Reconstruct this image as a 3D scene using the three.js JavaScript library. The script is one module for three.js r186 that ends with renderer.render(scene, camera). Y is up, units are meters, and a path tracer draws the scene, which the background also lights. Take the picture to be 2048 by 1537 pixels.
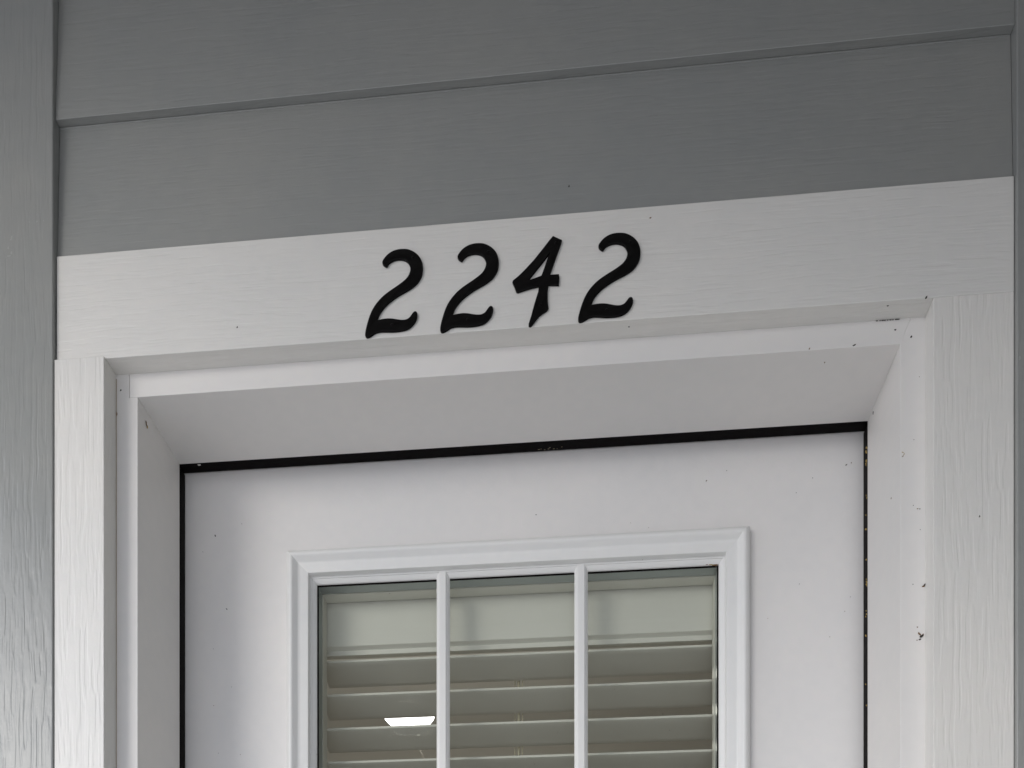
import * as THREE from 'three';
import { RoundedBoxGeometry } from 'three/addons/geometries/RoundedBoxGeometry.js';
import { mergeGeometries, toCreasedNormals } from 'three/addons/utils/BufferGeometryUtils.js';

// ---------------------------------------------------------------- camera, sky, sun, exposure
const EYE = 1.25;                                        // eye height above the porch floor; heights below are given from the eye
const scene = new THREE.Scene();
const FOCAL = 1665.63, HORIZON = 2208.9, IW = 2048, IH = 1537;
const camera = new THREE.PerspectiveCamera(2 * Math.atan(HORIZON / FOCAL) * 180 / Math.PI, IW / (2 * HORIZON), 0.05, 400);
camera.setViewOffset(IW, 2 * HORIZON, 0, 0, IW, IH);     // rising front: verticals stay vertical
camera.position.set(0.0882, EYE, 0.9845);
camera.rotation.y = 0.07906;
camera.updateProjectionMatrix();

const renderer = new THREE.WebGLRenderer({ antialias: true });
renderer.toneMapping = THREE.LinearToneMapping;
renderer.toneMappingExposure = 1.71;
renderer.shadowMap.enabled = true;

{ // an overcast sky: nearly even, a little brighter overhead
  const w = 64, h = 32, a = new Float32Array(w * h * 4);
  for (let y = 0; y < h; y++) for (let x = 0; x < w; x++) {
    const el = Math.max(0, ((y + 0.5) / h - 0.5) * 2), L = 0.78 + 0.3 * el, i = (y * w + x) * 4;
    a[i] = L * 0.93; a[i + 1] = L * 0.99; a[i + 2] = L * 1.13; a[i + 3] = 1;
  }
  const t = new THREE.DataTexture(a, w, h, THREE.RGBAFormat, THREE.FloatType);
  t.mapping = THREE.EquirectangularReflectionMapping; t.magFilter = THREE.LinearFilter; t.needsUpdate = true;
  scene.background = t; scene.environment = t;
}
const sun = new THREE.DirectionalLight(0xfffaf3, 0.7);
const AZ = 38 * Math.PI / 180, EL = 13 * Math.PI / 180;  // veiled sun, low, in front and to the left
sun.position.set(-Math.sin(AZ) * Math.cos(EL) * 12, EYE + Math.sin(EL) * 12, Math.cos(AZ) * Math.cos(EL) * 12);
sun.target.position.set(0, EYE, 0);
sun.castShadow = true; sun.shadow.radius = 44; sun.shadow.mapSize.set(2048, 2048);
Object.assign(sun.shadow.camera, { left: -4, right: 4, top: 4, bottom: -4, near: 0.5, far: 30 });
scene.add(sun, sun.target);

// ---------------------------------------------------------------- helpers
let seed = 7;
const rnd = () => { seed = (seed * 1664525 + 1013904223) >>> 0; return seed / 4294967296; };
const hash = (x, y, s) => { let h = (x * 374761393 + y * 668265263 + s * 974634721) | 0; h = Math.imul(h ^ (h >>> 13), 1274126177); h ^= h >>> 16; return (h >>> 0) / 4294967295; };
function pnoise(x, y, px, py, s) {                       // periodic value noise, -1..1
  const xi = Math.floor(x), yi = Math.floor(y), fx = x - xi, fy = y - yi;
  const w = (n, p) => ((n % p) + p) % p, u = fx * fx * (3 - 2 * fx), v = fy * fy * (3 - 2 * fy);
  const a = hash(w(xi, px), w(yi, py), s), b = hash(w(xi + 1, px), w(yi, py), s), c = hash(w(xi, px), w(yi + 1, py), s), d = hash(w(xi + 1, px), w(yi + 1, py), s);
  return (a + (b - a) * u + (c - a) * v + (a - b - c + d) * u * v) * 2 - 1;
}
const sm = (a, b, x) => { const t = Math.min(1, Math.max(0, (x - a) / (b - a))); return t * t * (3 - 2 * t); };
function tex(n, fn, su, sv, srgb) {
  const fl = srgb === 'float', d = fl ? new Float32Array(n * n * 4) : new Uint8Array(n * n * 4);
  for (let y = 0; y < n; y++) for (let x = 0; x < n; x++) {
    const c = fn(x / n, y / n), i = (y * n + x) * 4;
    for (let k = 0; k < 3; k++) { const v = Array.isArray(c) ? c[k] : c; d[i + k] = fl ? v : Math.max(0, Math.min(255, Math.round(v * 255))); }
    d[i + 3] = fl ? 1 : 255;
  }
  const t = new THREE.DataTexture(d, n, n, THREE.RGBAFormat, fl ? THREE.FloatType : THREE.UnsignedByteType);
  t.wrapS = t.wrapT = THREE.RepeatWrapping; t.magFilter = THREE.LinearFilter; t.minFilter = THREE.LinearMipmapLinearFilter; t.generateMipmaps = true;
  t.repeat.set(1 / su, 1 / sv); if (srgb === true) t.colorSpace = THREE.SRGBColorSpace; t.needsUpdate = true;
  return t;
}
const M = (o) => new THREE.MeshPhysicalMaterial({ roughness: 0.5, metalness: 0, ...o });
const lin = (r, g, b) => new THREE.Color().setRGB(r, g, b);
// uv in metres on the plane each face looks along; along = 'x' | 'y' says which way the grain runs
function uvm(g, along = 'x', off = [0, 0]) {
  if (g.index) g = g.toNonIndexed();
  const p = g.attributes.position, uv = new Float32Array(p.count * 2), A = new THREE.Vector3(), B = new THREE.Vector3(), C = new THREE.Vector3();
  for (let i = 0; i < p.count; i += 3) {
    A.fromBufferAttribute(p, i); B.fromBufferAttribute(p, i + 1); C.fromBufferAttribute(p, i + 2);
    const n = B.clone().sub(A).cross(C.clone().sub(A)), ax = Math.abs(n.x), ay = Math.abs(n.y), az = Math.abs(n.z);
    [A, B, C].forEach((q, k) => {
      let s, t;
      if (az >= ax && az >= ay) [s, t] = along === 'x' ? [q.x, q.y] : [q.y, q.x];
      else if (ax >= ay) [s, t] = along === 'x' ? [q.z, q.y] : [q.y, q.z];
      else [s, t] = along === 'x' ? [q.x, q.z] : [q.z, q.x];
      uv[(i + k) * 2] = s + off[0]; uv[(i + k) * 2 + 1] = t + off[1];
    });
  }
  g.setAttribute('uv', new THREE.BufferAttribute(uv, 2));
  return g;
}
const box = (x0, x1, y0, y1, z0, z1, r = 0.001, along = 'x', off) => {
  const g = r > 0 ? new RoundedBoxGeometry(x1 - x0, y1 - y0, z1 - z0, 2, r) : new THREE.BoxGeometry(x1 - x0, y1 - y0, z1 - z0);
  g.translate((x0 + x1) / 2, (y0 + y1) / 2 + EYE, (z0 + z1) / 2);
  return uvm(g, along, off);
};
const taken = {};
const numbered = (n) => { const k = taken[n] = (taken[n] ?? -1) + 1; return k ? `${n}_${String(k).padStart(3, '0')}` : n; };
function part(parent, name, g, m) {
  const o = new THREE.Mesh(g, m); o.name = parent === scene ? numbered(name) : name; o.castShadow = o.receiveShadow = true; parent.add(o); return o;
}
function thing(name, label, category, group) {
  const o = new THREE.Group(); o.name = numbered(name); o.userData = { label, category, kind: 'thing' }; if (group) o.userData.group = group; scene.add(o); return o;
}
function structure(name, g, m, label) { const o = part(scene, name, g, m); o.userData = { kind: 'structure' }; if (label) o.userData.label = label; return o; }
// prism: outline [[y, z] ...] swept along x
function alongX(pts, x0, x1, along, off) {
  const s = new THREE.Shape(pts.map(([y, z]) => new THREE.Vector2(-z, y)));
  const g = new THREE.ExtrudeGeometry(s, { depth: x1 - x0, bevelEnabled: false });
  g.rotateY(Math.PI / 2); g.translate(x0, EYE, 0);       // shape x (-z) -> world z, depth -> world x
  return uvm(g, along, off);
}
// mitred frame: profile [[inward, outward] ...] run along the side A -> B of a rectangle
function side(profile, R, z, k) {
  const [x0, x1, y0, y1] = R;
  const at = (c, u) => [[x0 + u, y1 - u], [x1 - u, y1 - u], [x1 - u, y0 + u], [x0 + u, y0 + u]][c % 4];
  const pos = [];
  for (let i = 0; i + 1 < profile.length; i++) {
    const [u0, h0] = profile[i], [u1, h1] = profile[i + 1];
    const a = [...at(k, u0), z + h0], b = [...at(k + 1, u0), z + h0], c = [...at(k + 1, u1), z + h1], d = [...at(k, u1), z + h1];
    pos.push(...a, ...d, ...c, ...a, ...c, ...b);
  }
  let g = new THREE.BufferGeometry();
  g.setAttribute('position', new THREE.Float32BufferAttribute(pos, 3));
  g.translate(0, EYE, 0); g.computeVertexNormals();
  g = toCreasedNormals(g, 0.5);
  return uvm(g, k % 2 ? 'y' : 'x');
}

// ---------------------------------------------------------------- materials
const grainH = (u, v) => {                               // embossed cedar grain under paint; u along the grain
  const wv = 0.8 * pnoise(u * 4, v * 4, 4, 4, 1) + 0.3 * pnoise(u * 11, v * 9, 11, 9, 2);
  const a = pnoise(u * 10, v * 96 + 1.1 * wv, 10, 96, 3), b = pnoise(u * 17 + 3.3, v * 170 + 1.9 * wv, 17, 170, 4), c = pnoise(u * 6 + 1.7, v * 52 + wv, 6, 52, 9);
  const mask = 0.5 + 0.5 * sm(-0.5, 0.5, pnoise(u * 5, v * 10, 5, 10, 5));
  const groove = sm(0.05, 0.55, a) * mask, fine = sm(0.0, 0.6, b) * (1.3 - mask), wide = sm(0.3, 0.8, c);
  const pebble = 0.6 * pnoise(u * 150, v * 120, 150, 120, 6) + 0.4 * pnoise(u * 80, v * 95, 80, 95, 7);
  return 0.78 - 0.36 * groove - 0.28 * fine - 0.1 * wide + 0.05 * pebble;
};
const GRAIN = tex(1024, grainH, 0.42, 0.31, 'float');
const smoothH = (u, v) => 0.5 + 0.16 * pnoise(u * 150, v * 150, 150, 150, 11) + 0.2 * pnoise(u * 60, v * 60, 60, 60, 12) + 0.14 * pnoise(u * 9, v * 9, 9, 9, 13);
const PEEL = tex(1024, smoothH, 0.5, 0.5, 'float');
const blotch = (s, amp, tint) => (u, v) => {
  const n = 0.45 * pnoise(u * 4, v * 4, 4, 4, s) + 0.3 * pnoise(u * 13, v * 11, 13, 11, s + 1) + 0.25 * pnoise(u * 71, v * 63, 71, 63, s + 2);
  const k = 1 - amp + amp * n; return [k + tint * n, k, k - tint * n];
};
const DUST = tex(512, blotch(21, 0.018, 0.004), 0.7, 0.7, true);
const DUST2 = tex(512, blotch(31, 0.03, 0.008), 0.9, 0.9, true);
const RG = tex(512, (u, v) => { const n = 0.3 * pnoise(u * 7, v * 7, 7, 7, 41) + 0.3 * pnoise(u * 31, v * 37, 31, 37, 42) + 0.4 * pnoise(u * 120, v * 130, 120, 130, 43); return [1, 0.93 + 0.07 * n, 1]; }, 0.6, 0.6);

const GREY = lin(0.308, 0.314, 0.3);                     // one grey house paint on boards and siding
const greyBoard = M({ color: GREY, map: DUST2, roughness: 0.28, roughnessMap: RG, bumpMap: GRAIN, bumpScale: 0.00052 });
const greySiding = M({ color: GREY, map: DUST2, roughness: 0.5, roughnessMap: RG, bumpMap: GRAIN, bumpScale: 0.0004 });
const whiteBoard = M({ color: lin(0.75, 0.735, 0.695), map: DUST, roughness: 0.42, roughnessMap: RG, bumpMap: GRAIN, bumpScale: 0.00052 });
const whiteHead = M({ color: lin(0.75, 0.735, 0.695), map: DUST, roughness: 0.5, roughnessMap: RG, bumpMap: GRAIN, bumpScale: 0.0005 });
const jambPaint = M({ color: lin(0.77, 0.752, 0.725), map: DUST, roughness: 0.45, bumpMap: PEEL, bumpScale: 0.00012 });
const doorPaint = M({ color: lin(0.775, 0.76, 0.74), map: DUST, roughness: 0.42, bumpMap: PEEL, bumpScale: 0.00016 });
const frameWhite = M({ color: lin(0.785, 0.785, 0.765), map: DUST, roughness: 0.4, bumpMap: PEEL, bumpScale: 0.00006 });
const dirtyCaulk = M({ color: lin(0.42, 0.35, 0.27), map: DUST2, roughness: 0.8 });
const blackPaint = M({ color: lin(0.003, 0.0026, 0.0026), roughness: 0.38, specularIntensity: 0.2, bumpMap: PEEL, bumpScale: 0.00008 });
const rubber = M({ color: lin(0.004, 0.003, 0.003), roughness: 0.6, specularIntensity: 0.15 });
const spacerMetal = M({ color: lin(0.35, 0.38, 0.37), roughness: 0.4, metalness: 0.7 });
const glass = M({ color: lin(0.97, 0.985, 0.975), roughness: 0, transmission: 1, thickness: 0, ior: 1.5 });
const blindWhite = M({ color: lin(0.64, 0.618, 0.55), roughness: 0.5, bumpMap: PEEL, bumpScale: 0.00008 });
const cordMat = M({ color: lin(0.55, 0.5, 0.36), roughness: 0.9 });
const roomPaint = M({ color: lin(0.72, 0.705, 0.66), roughness: 0.9 });
const ceilPaint = M({ color: lin(0.78, 0.77, 0.73), roughness: 0.9 });
const concrete = M({ color: lin(0.66, 0.635, 0.615), map: DUST2, roughness: 0.85 });
const drive = M({ color: lin(0.48, 0.455, 0.43), map: DUST2, roughness: 1 });
const soffit = M({ color: lin(0.6, 0.59, 0.57), map: DUST, roughness: 0.7 });

// ---------------------------------------------------------------- setting beyond the frame: ground, porch, room
structure('ground', (() => { const g = new THREE.PlaneGeometry(160, 160, 1, 1); g.rotateX(-Math.PI / 2); g.translate(0, -0.16, 0); return g; })(), drive);
structure('porch_floor', box(-1.6, 1.2, -EYE - 0.15, -EYE, -0.02, 1.95, 0.004), concrete);
structure('path', box(-0.9, 0.9, -EYE - 0.158, -EYE - 0.125, 1.96, 9, 0.004), concrete);
const CEIL = 1.72, RW = 0.755, LX = -1.35;                           // ceiling height above the eye; side wall of the porch on the right
{
  const t = thing('porch_ceiling', 'pale boarded porch ceiling above the door, out of frame', 'ceiling');
  for (let k = 0; k < 12; k++) part(t, 'ceiling_board', box(LX, RW, CEIL, CEIL + 0.02, 0.012 + k * 0.15, 0.156 + k * 0.15, 0.003), soffit);
  part(t, 'beam', box(LX, RW, 1.2, CEIL - 0.002, 1.8, 1.94, 0.004), soffit);
  part(t, 'fascia', box(LX - 0.03, LX, 1.45, CEIL + 0.1, 0.02, 1.94, 0.004), soffit);
  part(t, 'roof_deck', box(LX, RW + 0.2, CEIL + 0.022, CEIL + 0.1, -0.1, 2.05, 0.004), soffit);
}
{
  const t = thing('side_wall', 'grey lap siding side wall of the porch, right of the door', 'wall');
  for (let k = 0; k < 17; k++) { const y0 = -EYE + 0.005 + k * 0.178; if (y0 < CEIL - 0.02) part(t, 'siding_board', box(RW + 0.002, RW + 0.012, y0, Math.min(y0 + 0.176, CEIL - 0.003), 0.02, 1.9, 0.001), greySiding); }
  part(t, 'sheathing', box(RW + 0.014, RW + 0.14, -EYE + 0.003, CEIL - 0.003, 0.02, 1.89, 0), greySiding);
}
// the room behind the door, closed all round
{
  const t = thing('interior_room', 'beige room behind the door seen between the blind slats', 'room');
  const y0 = -1.16, y1 = 1.9, zb = -3.4, zf = -0.203;
  part(t, 'room_floor', box(-2.1, 2.1, y0 - 0.1, y0, zb, zf, 0), M({ color: lin(0.42, 0.38, 0.33), roughness: 0.5 }));
  part(t, 'room_ceiling', box(-2.1, 2.1, y1, y1 + 0.1, zb, zf, 0), ceilPaint);
  part(t, 'room_wall', box(-2.2, -2.1, y0 - 0.1, y1 + 0.1, zb, zf, 0), roomPaint);
  part(t, 'room_wall', box(2.1, 2.2, y0 - 0.1, y1 + 0.1, zb, zf, 0), roomPaint);
  part(t, 'room_wall', box(-2.2, 2.2, y0 - 0.1, y1 + 0.1, zb - 0.1, zb - 0.001, 0), roomPaint);
  const s = new THREE.Shape([[-2.2, y0 - 0.1], [2.2, y0 - 0.1], [2.2, y1 + 0.1], [-2.2, y1 + 0.1]].map((p) => new THREE.Vector2(...p)));
  s.holes.push(new THREE.Path([[-0.46, y0], [-0.46, 0.885], [0.46, 0.885], [0.46, y0]].map((p) => new THREE.Vector2(...p))));
  const g = new THREE.ExtrudeGeometry(s, { depth: 0.02, bevelEnabled: false }); g.translate(0, EYE, -0.2225);
  part(t, 'front_wall', g, roomPaint);
}
// ---------------------------------------------------------------- house wall
{
  const t = thing('siding_wall', 'grey lap siding wall above and beside the door casing', 'wall');
  const s = new THREE.Shape([[-2.6, -EYE], [2.6, -EYE], [2.6, CEIL], [-2.6, CEIL]].map((p) => new THREE.Vector2(...p)));
  s.holes.push(new THREE.Path([[-0.53, -EYE + 0.02], [-0.53, 0.95], [0.53, 0.95], [0.53, -EYE + 0.02]].map((p) => new THREE.Vector2(...p))));
  const g = new THREE.ExtrudeGeometry(s, { depth: 0.165, bevelEnabled: false }); g.translate(0, EYE, -0.1955);
  part(t, 'sheathing', g, M({ color: lin(0.3, 0.25, 0.18), roughness: 0.9 }));
  // boards: bottom edge proud by 10 mm over the board below, leaning back towards the top
  const lap = (y0, y1, x0, x1, zb, zt, k) => {
    const T = 0.0105;
    return alongX([[y0 + 0.0006, zb], [y1, zt], [y1, zt - T], [y0, zb - T], [y0, zb - 0.0006]], x0, x1, 'x', [0.13 * k, 0.07 * k]);
  };
  const L = 0.178, xs = [[-0.557, 0.581], [-2.6, -0.72], [0.74, 0.752]];
  // over the door
  part(t, 'siding_board', lap(1.03, 1.22 + 0.03, -0.5574, 0.5808, -0.0028, -0.0094, 1), greySiding);
  const top = part(t, 'siding_board', lap(1.22, 1.22 + L + 0.03, -0.5574, 0.5808, 0.0008, -0.0088, 2), greySiding); top.rotation.z = 0.0016; top.position.set(0.0016 * (EYE + 1.3), 0.0009, 0);   // the board climbs a little to the right
  part(t, 'siding_board', lap(1.22 + L, CEIL - 0.001, -0.5574, 0.5808, 0.0012, -0.0088, 3), greySiding);
  { const g = new THREE.CylinderGeometry(0.0012, 0.0012, 1.137, 8); g.rotateZ(Math.PI / 2 + 0.0016); g.translate(0.0117, 1.2196 + EYE, -0.0086); part(t, 'caulk_line', g, greySiding); }
  for (let q = 1; q < 2; q++) for (let k = 0; k < 16; k++) {
    const y0 = -EYE + 0.01 + k * L; part(t, 'siding_board', lap(y0, Math.min(y0 + L + 0.03, CEIL - 0.001), xs[q][0], xs[q][1], 0.0012, -0.0088, 4 + k + q), greySiding);
  }
}
{
  const a = part(scene, 'trim_board', box(-0.715, -0.5577, -EYE + 0.005, CEIL - 0.002, -0.03, 0.0056, 0.0016, 'y', [0.1, 0.03]), greyBoard);
  a.userData = { label: 'grey vertical trim board left of the white casing, glossy towards the bottom', category: 'trim board', group: 'grey vertical trim boards', kind: 'thing' };
  const b = part(scene, 'trim_board', box(0.5813, 0.735, -EYE + 0.005, CEIL - 0.002, -0.03, 0.0050, 0.0016, 'y', [0.37, 0.21]), greyBoard);
  b.userData = { label: 'grey vertical trim board at the right edge beside the white casing', category: 'trim board', group: 'grey vertical trim boards', kind: 'thing' };
}
// ---------------------------------------------------------------- white casing
{
  const t = thing('door_casing', 'white wood-grained casing boards framing the door, with the house number', 'door casing');
  const YB = 0.9202;
  part(t, 'head_board', box(-0.5566, 0.5807, YB, 1.0512, -0.0268, 0, 0.001, 'x', [0.05, 0.11]), whiteHead);
  part(t, 'side_board', box(-0.5574, -0.4932, -EYE + 0.03, YB - 0.0001, -0.0262, 0.0034, 0.0009, 'y', [0.2, 0.0]), whiteBoard);
  part(t, 'side_board', box(0.4930, 0.5806, -EYE + 0.03, YB - 0.00005, -0.0264, -0.0003, 0.0006, 'y', [0.01, 0.17]), whiteBoard);
}
// ---------------------------------------------------------------- door frame (jambs)
const W2 = 0.465, YJ = 0.8907, ZF = -0.024, ZS = -0.135, ZD = -0.154;
{
  const t = thing('doorway', 'smooth white jambs and head set back inside the casing', 'door frame');
  const poly = (pts, z0, z1, b) => {
    const s = new THREE.Shape(pts.map((p) => new THREE.Vector2(...p)));
    const g = new THREE.ExtrudeGeometry(s, { depth: z1 - z0 - 2 * b, bevelEnabled: b > 0, bevelSize: b, bevelThickness: b, bevelOffset: -b, bevelSegments: 2 });
    g.translate(0, EYE, z0 + b); return uvm(g, 'y');
  };
  const y0 = -EYE + 0.05, yt = 0.94, xo = 0.515, B = 0.0007;
  part(t, 'jamb', poly([[-xo, y0], [-W2, y0], [-W2, YJ], [-0.4762, YJ + 0.0001], [-0.4762, yt], [-xo, yt]], ZS, ZF, B), jambPaint);
  part(t, 'jamb', poly([[W2, y0], [xo, y0], [xo, yt], [W2 + 0.02, yt], [W2, YJ]], ZS, ZF, 0.0005), jambPaint);
  part(t, 'head_jamb', poly([[-0.4758, YJ], [W2 + 0.0004, YJ], [W2 + 0.0196, yt], [-0.4758, yt]], ZS, ZF, B), jambPaint);
  // rabbet behind the stop that holds the door slab
  for (const s of [-1, 1]) part(t, 'jamb_rabbet', box(Math.min(s * 0.478, s * xo), Math.max(s * 0.478, s * xo), y0, yt, -0.2, ZS - 0.0005, 0), jambPaint);
  part(t, 'jamb_rabbet', box(-0.4778, 0.4778, YJ + 0.013, yt, -0.2, ZS - 0.0005, 0), jambPaint);
  part(t, 'threshold', box(-0.52, 0.52, -EYE + 0.005, -EYE + 0.0495, -0.2, 0.03, 0.004), spacerMetal);
  { const g = new THREE.CylinderGeometry(0.0008, 0.0008, 2.0, 6); g.translate(-0.4931, 0.915 - 1.0 + EYE, ZF); part(t, 'caulk_line', g, dirtyCaulk); }
}
{
  const t = thing('weatherstrip', 'black rubber weatherstrip round the closed door edge', 'weatherstrip');
  const strip = (x0, x1, y0, y1) => box(x0, x1, y0, y1, ZD + 0.0006, ZS - 0.0006, 0.0028);
  part(t, 'side_strip', strip(-W2 - 0.012, -W2 - 0.0002, -EYE + 0.05, YJ - 0.0005), rubber);
  part(t, 'side_strip', strip(W2 + 0.0002, W2 + 0.012, -EYE + 0.05, YJ - 0.0005), rubber);
  part(t, 'head_strip', strip(-W2 - 0.012, W2 + 0.012, YJ + 0.0002, YJ + 0.0125), rubber);
}
// ---------------------------------------------------------------- door
const WX = 0.3176, WT = 0.7705, WB = -0.17;              // outer edge of the window frame
const GU = 0.039;                                        // from there to the glass
{
  const t = thing('front_door', 'white front door with a divided window in its upper half', 'door');
  const s = new THREE.Shape([[-0.476, -EYE + 0.055], [0.476, -EYE + 0.055], [0.476, YJ + 0.011], [-0.476, YJ + 0.011]].map((p) => new THREE.Vector2(...p)));
  const hx = WX - 0.014;
  s.holes.push(new THREE.Path([[-hx, WB + 0.014], [-hx, WT - 0.014], [hx, WT - 0.014], [hx, WB + 0.014]].map((p) => new THREE.Vector2(...p))));
  const g = new THREE.ExtrudeGeometry(s, { depth: 0.0435, bevelEnabled: true, bevelSize: 0.0006, bevelThickness: 0.0006, bevelOffset: -0.0006, bevelSegments: 2 });
  g.translate(0, EYE, ZD - 0.0445);
  part(t, 'door_slab', uvm(g, 'x'), doorPaint);
  const R = [-WX, WX, WB, WT];
  const bead = [[0.0004, -0.0004], [0, 0.003], [0.0005, 0.0062], [0.0018, 0.0092], [0.0038, 0.0116], [0.0064, 0.0131], [0.0088, 0.0134], [0.0108, 0.0127], [0.0126, 0.011], [0.0142, 0.0088], [0.0158, 0.0069], [0.0178, 0.0057], [0.0202, 0.0053], [0.03, 0.0053], [0.0309, 0.005], [0.0313, 0.0042],
    [0.0315, -0.0034], [0.0334, -0.0034], [0.0338, -0.0037], [0.0339, -0.0048], [0.0349, -0.0051], [0.0356, -0.0058], [0.0382, -0.0084], [0.0388, -0.0092], [GU, -0.0112], [0.02, -0.0116]];
  const wf = new THREE.Group(); wf.name = 'window_frame'; t.add(wf);
  for (let k = 0; k < 4; k++) part(wf, k % 2 ? 'frame_stile' : 'frame_rail', side(bead, R, ZD, k), frameWhite);
  // muntins: stepped bars, three columns by three rows
  const mun = (half) => [[-half, -0.0112], [-half, -0.0092], [-half + 0.0006, -0.0084], [-half + 0.0024, -0.006], [-half + 0.003, -0.0054], [-half + 0.0042, -0.0052], [-half + 0.0044, -0.0036], [-half + 0.005, -0.0032],
    [half - 0.005, -0.0032], [half - 0.0044, -0.0036], [half - 0.0042, -0.0052], [half - 0.003, -0.0054], [half - 0.0024, -0.006], [half - 0.0006, -0.0084], [half, -0.0092], [half, -0.0112]];
  const bar = (half, drop, len0, len1, c, vertical) => {
    const s2 = new THREE.Shape(mun(half).map(([u, h]) => new THREE.Vector2(u, h - drop)));
    const q = new THREE.ExtrudeGeometry(s2, { depth: len1 - len0, bevelEnabled: false });
    q.rotateX(Math.PI / 2);                              // profile u -> x, height -> z, depth -> -y
    if (vertical) q.translate(c, len1 + EYE, ZD); else { q.rotateZ(Math.PI / 2); q.translate(len0, c + EYE, ZD); }
    return uvm(q, vertical ? 'y' : 'x');
  };
  const vx = [-0.0988, 0.0926], rowH = (WT - WB - 2 * GU) / 3, hy = [WT - GU - rowH, WT - GU - 2 * rowH];
  for (const c of vx) part(t, 'muntin', bar(0.0092, 0, WB + 0.0325, WT - 0.0325, c, true), frameWhite);
  for (const c of hy) part(t, 'muntin', bar(0.0092, 0.0006, -WX + 0.0325, WX - 0.0325, c, false), frameWhite);
  { const g = new THREE.BoxGeometry(0.0009, 0.93, 0.0008); g.translate(WX + 0.0003, 0.302 + EYE, ZD + 0.0003); part(t, 'caulk_line', g, dirtyCaulk);
    const q = new THREE.BoxGeometry(0.62, 0.0006, 0.0008); q.translate(0.005, WT + 0.0002 + EYE, ZD + 0.0003); part(t, 'caulk_line', q, dirtyCaulk); }
  // panes, rubber line, spacer, inner frame
  const xe = [-WX + 0.036, vx[0], vx[1], WX - 0.036], ye = [WB + 0.036, hy[1], hy[0], WT - 0.036];
  for (let i = 0; i < 3; i++) for (let j = 0; j < 3; j++) {
    const p = new THREE.PlaneGeometry(xe[i + 1] - xe[i], ye[j + 1] - ye[j]); p.translate((xe[i] + xe[i + 1]) / 2, (ye[j] + ye[j + 1]) / 2 + EYE, ZD - 0.0128);
    part(t, 'glass_pane', p, glass);
  }
  const ring = (u0, u1, z0, z1, m, name) => {
    const o = new THREE.Group(); o.name = name; t.add(o);
    const prof = [[u0, z1], [u1, z1], [u1, z0], [u0, z0], [u0, z1]];
    for (let k = 0; k < 4; k++) part(o, k % 2 ? `${name}_side` : `${name}_end`, side(prof, R, 0, k), m);
  };
  ring(0.036, 0.0408, ZD - 0.0126, ZD - 0.0116, rubber, 'gasket');
  ring(0.034, 0.0402, ZD - 0.0292, ZD - 0.0132, spacerMetal, 'spacer');
  const pb = new THREE.PlaneGeometry(2 * WX - 0.07, WT - WB - 0.07); pb.translate(0, (WT + WB) / 2 + EYE, ZD - 0.03);
  part(t, 'inner_glass', pb, glass);
  ring(0.001, 0.0412, -0.2035, ZD - 0.0308, blindWhite, 'inner_frame');
}
// ---------------------------------------------------------------- blind on the room side of the door
{
  const t = thing('window_blind', 'cream horizontal blind with valance behind the door window', 'window blind');
  part(t, 'valance', alongX([[0.80, -0.206], [0.8, -0.222], [0.6572, -0.222], [0.6572, -0.2135], [0.6575, -0.213], [0.6636, -0.213], [0.6642, -0.2125], [0.6668, -0.2066], [0.6674, -0.206]], -0.297, 0.297, 'x'), blindWhite);
  const prof = [];
  for (let i = 0; i <= 10; i++) { const q = i / 10; prof.push([0.0029 + 0.0012 * Math.sin(Math.PI * q) - 0.0006 * (q < 0.05 || q > 0.95 ? 1 : 0), 0.0005 - 0.051 * q]); }
  for (let i = 10; i >= 0; i--) { const q = i / 10; prof.push([-0.0019 + 0.0012 * Math.sin(Math.PI * q) + 0.0006 * (q < 0.05 || q > 0.95 ? 1 : 0), 0.0005 - 0.051 * q]); }
  const sg = alongX(prof.map(([y, z]) => [y - EYE, z]), -0.2892, 0.2892, 'x');
  for (let k = 0; k < 16; k++) {
    const o = part(t, 'slat', sg, blindWhite);
    o.position.set(0, 0.6468 - 0.0493 * k + EYE, -0.2105); o.rotation.x = -0.235 + (rnd() - 0.5) * 0.012; o.rotation.z = (rnd() - 0.5) * 0.0012;
  }
  for (const dx of [-0.0056, 0, 0.0056]) {
    const g = new THREE.CylinderGeometry(dx ? 0.0009 : 0.0022, dx ? 0.0009 : 0.0022, 0.86, 6); g.translate(-0.0006 + dx, 0.24 + EYE, -0.2645 - (dx ? 0 : 0.0015));
    part(t, 'ladder_cord', g, cordMat);
  }
}
// ---------------------------------------------------------------- ceiling lamp in the room
{
  const t = thing('ceiling_lamp', 'lit white bowl lamp glimpsed between the blind slats', 'lamp');
  const pts = [[0, -0.046], [0.02, -0.0455], [0.04, -0.042], [0.058, -0.034], [0.071, -0.024], [0.081, -0.013], [0.0865, -0.005], [0.088, 0], [0.084, 0.002], [0, 0.004]].map((p) => new THREE.Vector2(...p));
  const g = new THREE.LatheGeometry(pts, 40); g.translate(-0.484, 1.319 + EYE, -1.8);
  part(t, 'lamp_bowl', g, M({ color: lin(0.9, 0.9, 0.88), roughness: 0.4, emissive: lin(1, 0.98, 0.96), emissiveIntensity: 2.5 }));
  const b = new THREE.CylinderGeometry(0.0035, 0.0035, 1.53, 10); b.rotateX(Math.PI / 2); b.translate(-0.484, 1.285 + EYE, -2.635);
  part(t, 'lamp_arm', b, roomPaint);
  const l = new THREE.PointLight(0xfff6ea, 0.5); l.position.set(-0.484, 1.30 + EYE, -1.8); l.castShadow = true; l.shadow.radius = 4; t.add(l);
}
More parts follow.
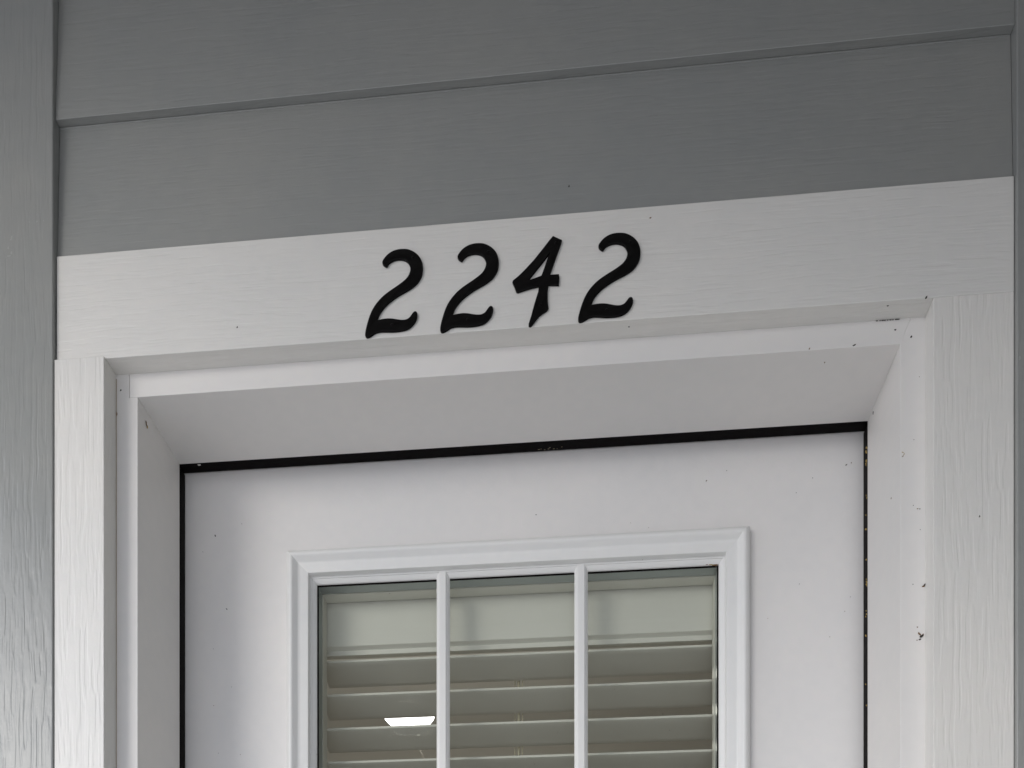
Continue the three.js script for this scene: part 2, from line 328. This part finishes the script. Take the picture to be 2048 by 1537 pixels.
// ---------------------------------------------------------------- house numbers
{
  const P = (t) => t.split(' ').map((q) => new THREE.Vector2(...q.split(',').map((n) => n / 1000)));
  const two = '24.2,82.9 19.9,85.8 18.9,88.6 19.9,91.2 24.5,96.8 30.9,100.8 37.4,102.5 43.8,102.7 50.2,101.8 56.7,98.7 62.2,94.2 65.8,88.9 67.9,82.9 68.3,76.1 67.2,69.8 64.9,65.0 61.3,60.3 56.7,56.6 52.1,53.8 45.7,50.6 40.1,47.9 34.6,44.7 29.1,41.0 24.5,37.3 19.9,32.6 16.2,27.5 13.9,22.2 13.2,20.1 18.9,20.6 25.4,20.9 30.9,20.4 36.5,19.1 42.9,17.9 47.5,18.0 51.6,19.8 54.8,23.7 57.1,26.4 59.0,27.0 60.8,26.1 61.7,23.1 61.1,19.1 59.0,14.3 55.8,10.5 51.2,7.2 45.7,5.5 38.3,4.8 30.9,4.8 22.6,5.5 15.3,5.7 10.6,4.5 6.0,1.8 2.3,0.1 0.0,0.0 -1.6,1.5 -1.9,4.7 -0.9,10.5 1.4,19.0 3.7,25.7 6.9,32.7 11.6,39.6 18.0,46.4 24.5,51.4 30.9,55.4 38.3,59.8 43.8,63.5 48.4,67.2 51.6,71.9 53.0,76.8 52.8,80.4 51.2,84.2 48.4,87.6 44.3,89.7 39.7,90.6 34.6,90.2 30.5,88.8 27.2,86.6 25.4,84.0';
  const four = '27.2,104.8 37.8,99.1 36.9,95.3 32.8,85.0 28.2,72.4 23.6,59.4 34.3,59.2 34.8,55.3 34.2,46.3 21.7,47.6 21.0,39.8 21.0,28.7 21.9,20.4 20.3,17.7 15.3,14.8 11.1,11.9 6.9,7.2 1.9,0.8 0.0,0.0 -1.7,1.0 -1.6,3.6 1.4,12.7 5.1,26.2 9.7,40.7 10.4,46.9 1.4,45.5 -7.9,43.4 -13.9,41.7 -16.2,42.2 -18.1,47.4 -20.9,54.1 -20.4,55.9 -13.4,61.0 -5.1,68.6 5.1,78.9 14.3,89.7 23.6,101.0';
  const hole = '24.7,86.6 21.7,78.5 18.0,67.7 14.3,57.9 6.9,55.7 0.5,53.9 -4.2,53.0 -3.2,55.1 1.4,60.7 8.8,69.4 16.2,78.0 22.6,85.8';
  const smooth = (v) => new THREE.CatmullRomCurve3(v.map((p) => new THREE.Vector3(p.x, p.y, 0)), true, 'centripetal').getPoints(v.length * 3).map((p) => new THREE.Vector2(p.x, p.y));
  const ex = (s) => { const g = new THREE.ExtrudeGeometry(s, { depth: 0.0012, bevelEnabled: true, bevelSize: 0.0009, bevelThickness: 0.0008, bevelOffset: -0.0009, bevelSegments: 3 }); g.translate(0, 0, 0.0009); return toCreasedNormals(g, 0.6); };
  const s2 = new THREE.Shape(smooth(P(two))), s4 = new THREE.Shape(P(four)); s4.holes.push(new THREE.Path(P(hole)));
  const g2 = ex(s2), g4 = ex(s4), nail = new THREE.SphereGeometry(0.0017, 12, 6, 0, Math.PI * 2, 0, Math.PI / 2); nail.rotateX(Math.PI / 2); nail.scale(1, 1, 0.5);
  const D = [
    [g2, -0.16465, 0.91995, 0, 'black metal numeral 2, leftmost of the house number', [[31, 12.5], [56, 91]]],
    [g2, -0.07366, 0.9194, 0, 'black metal numeral 2, second from the left of the house number', [[31, 12.5], [56, 91]]],
    [g4, 0.03166, 0.9185, 0, 'black metal numeral 4 in the house number', [[30.5, 95.5], [12, 24]]],
    [g2, 0.0901, 0.9195, -0.035, 'black metal numeral 2 right of the 4, tilted slightly more', [[31, 12.5], [56, 91]]],
  ];
  for (const [g, x, y, r, label, nails] of D) {
    const t = thing('house_number', label, 'house number', 'house number 2242');
    t.position.set(x, y + EYE, 0); t.rotation.z = r;
    part(t, 'numeral', g, blackPaint);
    for (const [a, b] of nails) { const n = part(t, 'nail', nail, blackPaint); n.position.set(a / 1000, b / 1000, 0.0028); }
  }
}
// ---------------------------------------------------------------- dirt, insect bits, cobweb
{
  const blob = (sx, sy, sz, rot) => {
    const g = new THREE.IcosahedronGeometry(1, 1), p = g.attributes.position;
    for (let i = 0; i < p.count; i++) { const k = 0.75 + 0.5 * hash(Math.round(p.getX(i) * 50) + 7, Math.round(p.getY(i) * 50 + p.getZ(i) * 31), 3); p.setXYZ(i, p.getX(i) * sx * k, p.getY(i) * sy * k, p.getZ(i) * sz * k); }
    g.rotateZ(rot); g.computeVertexNormals(); return g;
  };
  const list = [];
  const add = (x, y, z, len, wid, rot, col, d = 0.0005) => {
    const g = blob(len / 1000, wid / 1000, d, rot); g.translate(x, y + EYE, z);
    const c = new Float32Array(g.attributes.position.count * 3); for (let i = 0; i < c.length; i += 3) { c[i] = col[0]; c[i + 1] = col[1]; c[i + 2] = col[2]; }
    g.setAttribute('color', new THREE.BufferAttribute(c, 3)); list.push(g);
  };
  const K = [0.03, 0.025, 0.02], Bn = [0.16, 0.09, 0.04], Gd = [0.34, 0.24, 0.08];
  add(-0.3257, 0.9461, 0, 1.3, 0.7, 1.3, K); add(0.1728, 1.0375, 0, 1.4, 0.8, 0.4, Bn); add(0.4846, 0.9205, 0, 2.2, 0.9, 1.0, K); add(0.5432, 0.6675, -0.0004, 1.3, 0.8, 1.5, K);
  add(0.0776, 1.0876, -0.0042, 1.1, 0.7, 1.2, K);
  add(-0.4872, 0.9008, ZF, 1.3, 0.9, 1.2, K); add(0.4592, 0.9076, ZF, 1.4, 0.9, 0.2, K); add(0.4773, 0.8981, ZF, 1.7, 1.0, 1.1, K); add(0.4845, 0.6964, ZF, 1.0, 0.6, 0, Bn); add(0.487, 0.696, ZF, 0.7, 0.6, 0, K);
  add(0.4125, 0.893, ZF, 2.4, 0.8, 0.5, K); add(0.361, 0.8925, ZF, 1.4, 0.6, 1.2, Bn); add(-0.4925, 0.8705, ZF, 3.2, 0.8, 1.45, Bn);
  for (let k = 0; k < 9; k++) add(0.438 + k * 0.003 + 0.001 * rnd(), 0.9192, ZF + 0.0006, 0.9 + rnd(), 0.4, 0, K, 0.0004);
  add(0.4443, 0.92, -0.0063, 1.2, 0.4, 0, K); add(0.1484, 0.92, -0.0089, 1.1, 0.5, 0, K); add(0.3838, 0.8907, -0.0418, 1.3, 0.5, 0.9, Bn);
  add(0.465, 0.8844, -0.1139, 0.6, 2.0, 0, K, 0.0012); add(0.465, 0.7305, -0.0525, 0.5, 1.0, 0, Bn, 0.0008);
  add(-0.4224, 0.8022, ZD, 0.8, 1.5, 0.2, K); add(-0.4057, 0.6977, ZD, 1.6, 0.5, -0.7, K); add(0.444, 0.8498, ZD, 1.5, 0.6, 0.7, K); add(0.4505, 0.852, ZD, 0.8, 0.5, 0.7, Bn); add(0.2607, 0.8394, ZD, 1.3, 0.4, 0.7, Bn); add(0.031, 0.8065, ZD, 0.8, 0.4, 0, K); add(-0.3104, 0.5539, ZD + 0.0095, 1.4, 0.5, 0.1, Bn);
  for (let k = 0; k < 26; k++) add(0.4649 + 0.0006 * rnd(), 0.86 - 0.45 * rnd() * rnd(), ZS - 0.002 - 0.004 * rnd(), 0.7 + 0.8 * rnd(), 0.8 + 1.3 * rnd(), rnd() * 3, Gd, 0.0006);
  for (let k = 0; k < 34; k++) add(0.478 + 0.018 * rnd(), -0.9 + 1.8 * rnd(), ZF, 0.35 + 0.35 * rnd(), 0.35 + 0.2 * rnd(), rnd() * 3, rnd() < 0.5 ? Bn : K, 0.0003);
  for (let k = 0; k < 40; k++) add(-0.45 + 0.9 * rnd(), 0.40 + 0.46 * rnd(), ZD, 0.3 + 0.35 * rnd(), 0.3 + 0.15 * rnd(), rnd() * 3, rnd() < 0.5 ? Bn : K, 0.0003);
  for (let k = 0; k < 9; k++) add(0.028 + 0.04 * rnd(), 0.8906, -0.145 - 0.004 * rnd(), 0.6 + rnd(), 0.3, 0, [0.2, 0.17, 0.12], 0.0006);
  add(-0.438, 0.8904, -0.1375, 2.6, 0.5, 0, [0.6, 0.58, 0.55], 0.0012);
  for (let k = 0; k < 14; k++) add(-0.172 + 0.03 * (rnd() - 0.3), 0.5835 + 0.006 * (rnd() - 0.5), ZD - 0.0124, 0.4 + 0.9 * rnd(), 0.2, rnd() < 0.6 ? 0.02 : 1.5, [0.6, 0.6, 0.58], 0.0002);
  const dirt = M({ color: 0xffffff, vertexColors: true, roughness: 0.9 });
  const d = part(scene, 'dirt_specks', mergeGeometries(list), dirt);
  d.userData = { label: 'tiny dark dirt specks scattered over the white trim and door', category: 'dirt', kind: 'stuff' };
  const clump = (label, bits) => { list.length = 0; for (const b of bits) add(...b); const o = part(scene, 'insect_debris', mergeGeometries(list), dirt); o.userData = { label, category: 'debris', group: 'insect debris stuck on the door trim', kind: 'thing' }; };
  clump('brown crumbly insect debris low on the right jamb', [[0.4865, 0.5495, ZF + 0.0005, 2.6, 0.9, -0.8, Bn], [0.4888, 0.5468, ZF + 0.0008, 2.8, 1.2, 0.6, K, 0.001], [0.4902, 0.5482, ZF + 0.0005, 1.7, 0.9, 1.1, Bn], [0.487, 0.5432, ZF + 0.0004, 1.6, 0.8, 0.3, K], [0.4838, 0.5425, ZF, 0.7, 0.6, 0, Bn], [0.4842, 0.5578, ZF, 0.9, 0.7, 0, Bn]]);
  clump('small dark insect husk on the right jamb above the crumbly debris', [[0.4924, 0.6068, ZF + 0.0006, 2.2, 0.8, 0.9, K], [0.4908, 0.605, ZF + 0.0005, 1.7, 0.8, 0.1, Bn]]);
  clump('pale brown squiggle of debris on the right jamb near its top', [[0.4678, 0.7632, ZF, 1.5, 0.4, -0.6, Gd], [0.4692, 0.7612, ZF, 1.5, 0.4, 1.2, Gd], [0.4678, 0.7588, ZF, 1.3, 0.5, 0.8, Bn]]);
  clump('brown leaf scrap on the left reveal below the head corner', [[-0.4645, 0.8745, -0.044, 0.5, 3.6, 0.12, Bn, 0.0012], [-0.4643, 0.8715, -0.0465, 0.5, 2.0, -0.1, Gd, 0.0012]]);
  clump('brown nest debris in the upper right corner of the window', [[0.2735, 0.7312, -0.1632, 4.6, 1.0, 0.05, Bn], [0.268, 0.7318, -0.163, 3.6, 0.7, -0.12, Gd], [0.2755, 0.7292, -0.1634, 2.2, 1.1, 0.5, K], [0.263, 0.7322, -0.163, 2.2, 0.5, 0.1, Bn], [0.2775, 0.7412, -0.1585, 1.3, 1.0, 0.2, K, 0.0008]]);
}
scene.traverse((o) => { if (o.isMesh) { o.castShadow = true; o.receiveShadow = true; } });
renderer.render(scene, camera);
